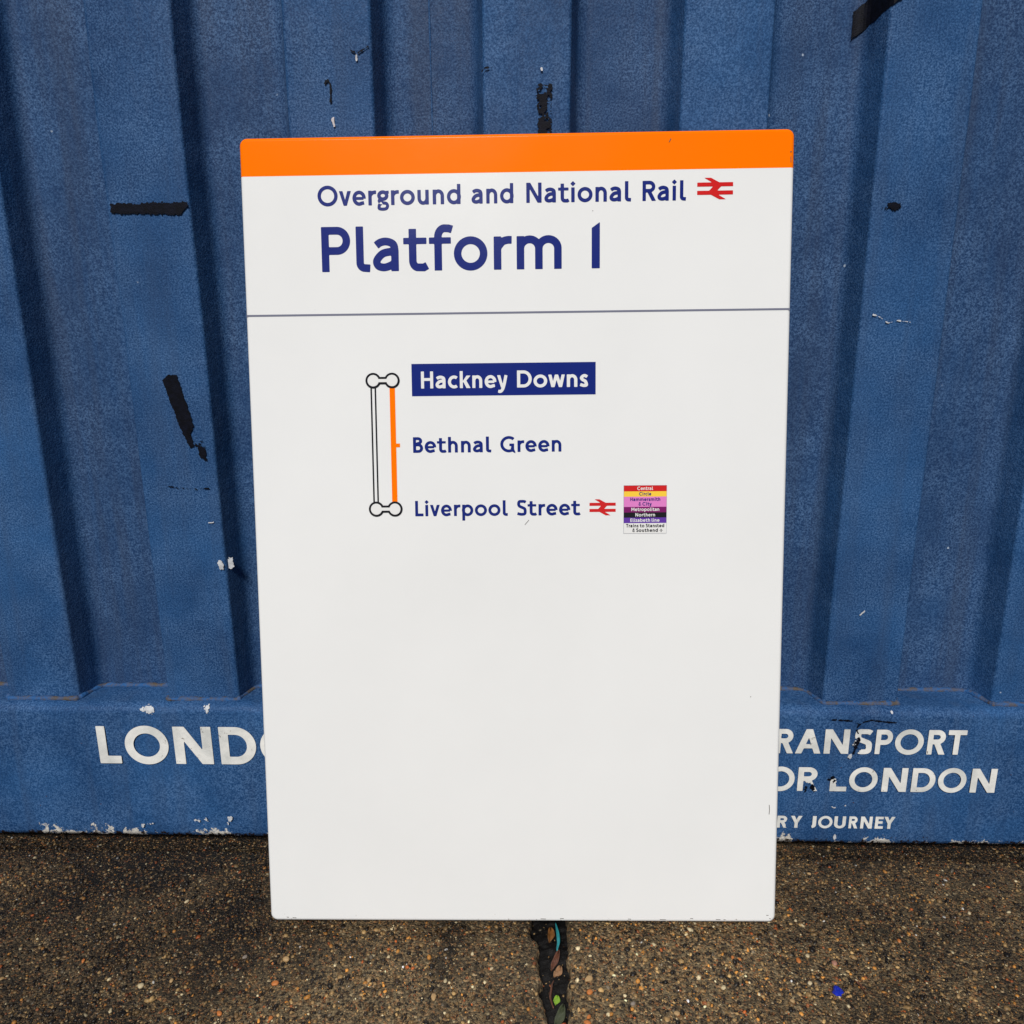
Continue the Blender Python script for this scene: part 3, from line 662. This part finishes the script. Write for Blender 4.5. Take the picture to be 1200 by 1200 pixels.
stext('Hackney', 216.9, 324.9, 304.2, 20.9, .178, M_PW, D2, pl); stext('Downs', 336.6, 424.4, 304.2, 20.9, .178, M_PW, D2, pl)
stext('Bethnal', 205.2, 303.4, 384.1, 19.6, .182, M_NAVY); stext('Green', 314.9, 391.5, 384.1, 19.6, .182, M_NAVY)
stext('Liverpool', 206.2, 323.4, 464.3, 19.6, .182, M_NAVY); stext('Street', 335.3, 414.8, 464.3, 19.6, .182, M_NAVY)
# route diagram
rect_obj('route_line', mm(153.2), mm(155.2), zz(446.5), zz(302.5), M_BLACK, sign, D1)
rect_obj('route_line', mm(158.4), mm(160.4), zz(446.5), zz(302.5), M_BLACK, sign, D1)
rect_obj('route_line', mm(177.2), mm(184.0), zz(447), zz(302), M_ORANGE, sign, D1)
rect_obj('station_tick', mm(184.0), mm(188.8), zz(376.9), zz(372.2), M_ORANGE, sign, D1)
for y in (293.9, 454.8):
    xa, xb = 157.0, 180.6; R0 = 9.7; R9 = 7.0; P = lambda px, py: (mm(px), zz(py))
    outer = [('p', [P(*q) for q in arc(xa, y, R0, R0, 0, 360, 40)]), ('p', [P(*q) for q in arc(xb, y, R0, R0, 0, 360, 40)]), ('p', [P(xa, y-4.6), P(xb, y-4.6), P(xb, y+4.6), P(xa, y+4.6)])]
    inner = [('p', [P(*q) for q in arc(xa, y, R9, R9, 0, 360, 40)]), ('p', [P(*q) for q in arc(xb, y, R9, R9, 0, 360, 40)]), ('p', [P(xa, y-1.9), P(xb, y-1.9), P(xb, y+1.9), P(xa, y+1.9)])]
    bd = (mm(xa-R0), mm(xb+R0), zz(y+R0), zz(y-R0))
    io = poly_obj('interchange_ring', outer, bd, M_BLACK, sign, D2, .0005)
    poly_obj('ring_centre', inner, bd, M_PW, io, D3, .0005)
# connections box
bx = rect_obj('connections_box', mm(469.5), mm(523.6), zz(488.2), zz(427.2), M_GREYL, sign, D1)
strips = [(427.5, 434.8, M_RED, [('Central', M_PW, 433.2)]), (434.8, 441.5, M_YEL, [('Circle', M_NAVY, 440.0)]), (441.5, 454.4, M_PINK, [('Hammersmith', M_NAVY, 446.9), ('& City', M_NAVY, 452.7)]),
          (454.4, 461.4, M_MAG, [('Metropolitan', M_PW, 459.6)]), (461.4, 467.9, M_BLACK, [('Northern', M_PW, 466.5)]), (467.9, 474.9, M_VIO, [('Elizabeth line', M_PW, 473.3)]),
          (474.9, 487.9, M_PW, [('Trains to Stansted', M_BLACK, 480.2), ('& Southend *', M_BLACK, 486.0)])]
WID = {'Central': (486.5, 506.2), 'Circle': (488.8, 504.0), 'Hammersmith': (477.8, 515.4), '& City': (488.2, 504.6), 'Metropolitan': (479.2, 514.2), 'Northern': (484.3, 509.0), 'Elizabeth line': (478.0, 514.6), 'Trains to Stansted': (472.6, 520.6), '& Southend *': (480.6, 518.8)}
for y0, y1, m, lines in strips:
    st_ = rect_obj('line_strip', mm(469.8), mm(523.3), zz(y1-.02), zz(y0+.02), m, bx, D2)
    for t, tm, vb in lines: stext(t, *WID[t], vb, 4.3, .205 if tm is not M_PW else .18, tm, D3, bx, 20)
M_SCUFF = plain('scuff', srgb(70, 62, 54), .6, .3, 200)
def scuff(pts, wd):
    L, Rr = offset([(mm(a), zz(b)) for a, b in pts], wd/1000); P = L+Rr[::-1]
    V = [(x, D2, z) for x, z in P]; n = len(L); F = [(i, i+1, 2*n-2-i, 2*n-1-i) for i in range(n-1)]
    return link_obj('scuff_mark', mesh_from('scuff_mark', V, F), M_SCUFF, sign)
scuff([(345.0, 476), (348, 472.5), (350.2, 470)], .5); scuff([(522, 14), (523.5, 11.5), (524.2, 10)], .8); scuff([(667.2, 27.6), (668.6, 27.6)], 1.3)
scuff([(668, 33), (668.2, 40)], .6); scuff([(430, 92.5), (430.8, 92.8)], .8); scuff([(633, 700), (634, 700.6)], .9)
scuff([(660.5, 845), (661, 852), (660.6, 858)], .7)
for a, b, c in ((594, 1003.2, 6), (604, 1003.4, 3), (560, 1002, 4), (660, 997, 3), (664, 1001.5, 2), (478, 1003, 4), (22, 1002.2, 3), (30, 1003.0, 5), (388, 1002.6, 5), (362, 1003.2, 7), (520, 1003.6, 8)):
    scuff([(a, b), (a+c, b+.2)], .7)

# ------------------------------------------------------------------ litter in the joint and loose pebbles
def leaf(name, P, wd, mat, label, cup=.004, z=None, lift=0, cat_='leaf'):
    """curled leaf blade along a path of ground points; wd is its widest width"""
    P = [np.array(p) for p in P]; C = cat([tuple(p) for p in P], 5); n = len(C); V = []; F = []; m = 7
    for i, (x, y) in enumerate(C):
        t = i/(n-1); a = np.array(C[max(0, i-1)]); b = np.array(C[min(n-1, i+1)]); d = (b-a)/np.linalg.norm(b-a); nn = np.array([-d[1], d[0]])
        ww = wd*(math.sin(math.pi*min(1, .06+t*.92))**.7)
        for k in range(m):
            s_ = (k/(m-1)-.5)*2; q = np.array([x, y])+nn*s_*ww/2
            V.append((q[0], q[1], (z if z is not None else -.010)+cup*s_*s_+lift*t+.0012*math.sin(9*t+k)+(0.0009 if k == 3 else 0)))
    for i in range(n-1):
        for k in range(m-1): a = i*m+k; F.append((a, a+1, a+m+1, a+m))
    cx = sum(p[0] for p in V)/len(V); cy = sum(p[1] for p in V)/len(V); cz = min(p[2] for p in V)
    me = mesh_from(name, [(a-cx, b-cy, c-cz) for a, b, c in V], F, True)
    o = link_obj(name, me, mat); o.location = (cx, cy, cz)
    md = o.modifiers.new('thickness', 'SOLIDIFY'); md.thickness = .0006
    return tag(o, label, cat_)
mLIME = plain('lime_leaf', srgb(120, 156, 44), .45, .12, 300); mDKG = plain('dark_leaf', srgb(62, 68, 46), .5, .25, 260, .0004)
mORL = plain('orange_leaf', srgb(150, 66, 28), .5, .3, 260, .0004); mBRN = plain('brown_leaf', srgb(92, 56, 40), .5, .35, 260, .0004); mTAN = plain('tan_leaf', srgb(140, 104, 72), .55, .25, 260, .0004)
mAMB = plain('amber_leaf', srgb(112, 72, 32), .5, .4, 220, .0006); mTUR = plain('turquoise_plastic', srgb(44, 136, 142), .4, .15, 200); mBLU = plain('blue_plastic', srgb(18, 40, 170), .4, .2, 200, .0004)
leaf('leaf', [(.4795, -.2985), (.4805, -.2935), (.4815, -.2870)], .0085, mLIME, 'small lime green leaf in the joint between the concrete slabs', .0015, -.006)
leaf('leaf', [(.4785, -.327), (.4840, -.312), (.4885, -.296)], .011, mDKG, 'dark olive green leaf wedged in the slab joint below the lime leaf', .003, -.010)
leaf('leaf', [(.4800, -.338), (.4850, -.331), (.4905, -.322)], .013, mORL, 'rusty orange dead leaf in the slab joint beside the olive leaf', .003, -.009)
leaf('leaf', [(.4760, -.248), (.4810, -.236), (.4862, -.222)], .008, mBRN, 'reddish brown curled dead leaf in the slab joint under the turquoise strip', .004, -.010, .003)
leaf('leaf', [(.4790, -.258), (.4840, -.252), (.4870, -.243)], .010, mTAN, 'pale tan dead leaf in the slab joint against the reddish brown leaf', .003, -.009)
leaf('stalk', [(.4765, -.300), (.4735, -.288), (.4745, -.272), (.4780, -.262)], .0025, mBRN, 'thin brown leaf stalk lying along the slab joint', .0006, -.010, 0, 'stalk')
leaf('leaf', [(.4745, -.205), (.4770, -.194), (.4760, -.183)], .010, mAMB, 'crumpled amber dead leaf in the slab joint at the sign foot', .004, -.009)
leaf('plastic_strip', [(.4835, -.222), (.4860, -.208), (.4855, -.194), (.4830, -.176)], .0042, mTUR, 'narrow turquoise plastic strip in the slab joint beside the amber leaf', .001, -.005, 0, 'strip')
def fragment():
    bm = bmesh.new(); bmesh.ops.create_icosphere(bm, subdivisions=2, radius=.006)
    for q in bm.verts:
        k = .65+.8*float(vnoise(q.co.x*300, q.co.y*300+q.co.z*170, 1, 61)); q.co = Vector((q.co.x*k*1.05, q.co.y*k*1.1, q.co.z*.5*k))
    lo = min(q.co.z for q in bm.verts)
    for q in bm.verts: q.co.z -= lo
    me = bpy.data.meshes.new('plastic_fragment'); bm.to_mesh(me); bm.free()
    o = link_obj('plastic_fragment', me, mBLU); o.location = (.818, -.279, float(hz(np.array(.818), np.array(-.279)))-.0003)
    tag(o, 'bright royal blue plastic fragment lying on the concrete', 'fragment')
fragment()
leaf('twig', [(.8445, -.262), (.8490, -.270), (.8500, -.282)], .0016, mBRN, 'thin red brown twig on the concrete near the blue fragment', .0003, -.001, 0, 'twig')
pcol = {'orange': srgb(182, 108, 48), 'tan': srgb(170, 138, 94), 'grey': srgb(128, 116, 104), 'pale': srgb(190, 172, 136), 'pink': srgb(158, 112, 92)}
pm = {k: plain(k+'_pebble', c, .5, .25, 260, .0003) for k, c in pcol.items()}
pmesh = []
for k in range(4):
    bm = bmesh.new(); bmesh.ops.create_icosphere(bm, subdivisions=2, radius=1)
    for q in bm.verts:
        f = .8+.45*float(vnoise(q.co.x*1.3+k*7, q.co.y*1.3+q.co.z*.9, 1, 70+k)); q.co *= f
    me = bpy.data.meshes.new('pebble'); bm.to_mesh(me); bm.free(); me.polygons.foreach_set('use_smooth', [True]*len(me.polygons)); pmesh.append(me)
PB = [(.789, -.231, 5.5, 'orange'), (.832, -.235, 6.0, 'pink'), (.521, -.265, 6.5, 'tan'), (.5205, -.283, 6.0, 'orange'), (.517, -.3165, 5, 'orange'), (.515, -.324, 6.0, 'orange'), (.333, -.292, 6, 'tan'),
      (.5705, -.299, 5, 'grey'), (.803, -.224, 4.5, 'pale'), (.715, -.231, 4, 'orange'), (.7065, -.2295, 4, 'orange'), (.138, -.243, 6.5, 'tan'), (.084, -.240, 5, 'grey'), (.123, -.248, 4, 'orange'), (-.027, -.285, 6.5, 'pale'),
      (-.034, -.150, 4.5, 'pale'), (.8597, -.0783, 4.5, 'tan'), (.007, -.277, 4.5, 'tan'), (.147, -.324, 4.5, 'orange'), (.1356, -.277, 6, 'orange'), (.0856, -.3206, 5, 'orange'), (.790, -.266, 5, 'pale'), (.848, -.2585, 4, 'pale'),
      (.76, -.29, 4.5, 'tan'), (.62, -.31, 5, 'tan'), (.25, -.27, 4.5, 'tan'), (.40, -.25, 4, 'pale'), (.93, -.20, 4.5, 'orange'), (.96, -.28, 5, 'tan'), (-.12, -.25, 4.5, 'orange'), (-.17, -.18, 4.5, 'tan'), (1.05, -.15, 4.5, 'pale')]
for i, (x, y, r, c) in enumerate(PB):
    me = pmesh[i % 4].copy(); o = link_obj('pebble', me, pm[c]); rr_ = random.Random(i)
    r *= .001*.60
    o.scale = (r*rr_.uniform(.95, 1.35), r*rr_.uniform(.7, 1), r*rr_.uniform(.5, .75)); o.rotation_euler = (0, 0, rr_.uniform(0, 6.28))
    o.location = (x, y, float(hz(np.array(x), np.array(y)))+.35*o.scale.z)
    nm = {'orange': 'orange brown', 'tan': 'tan', 'grey': 'grey', 'pale': 'pale cream', 'pink': 'dull pink'}[c]
    tag(o, nm+' pebble lying on the dark concrete paving', 'pebble', nm+' pebbles on the concrete')
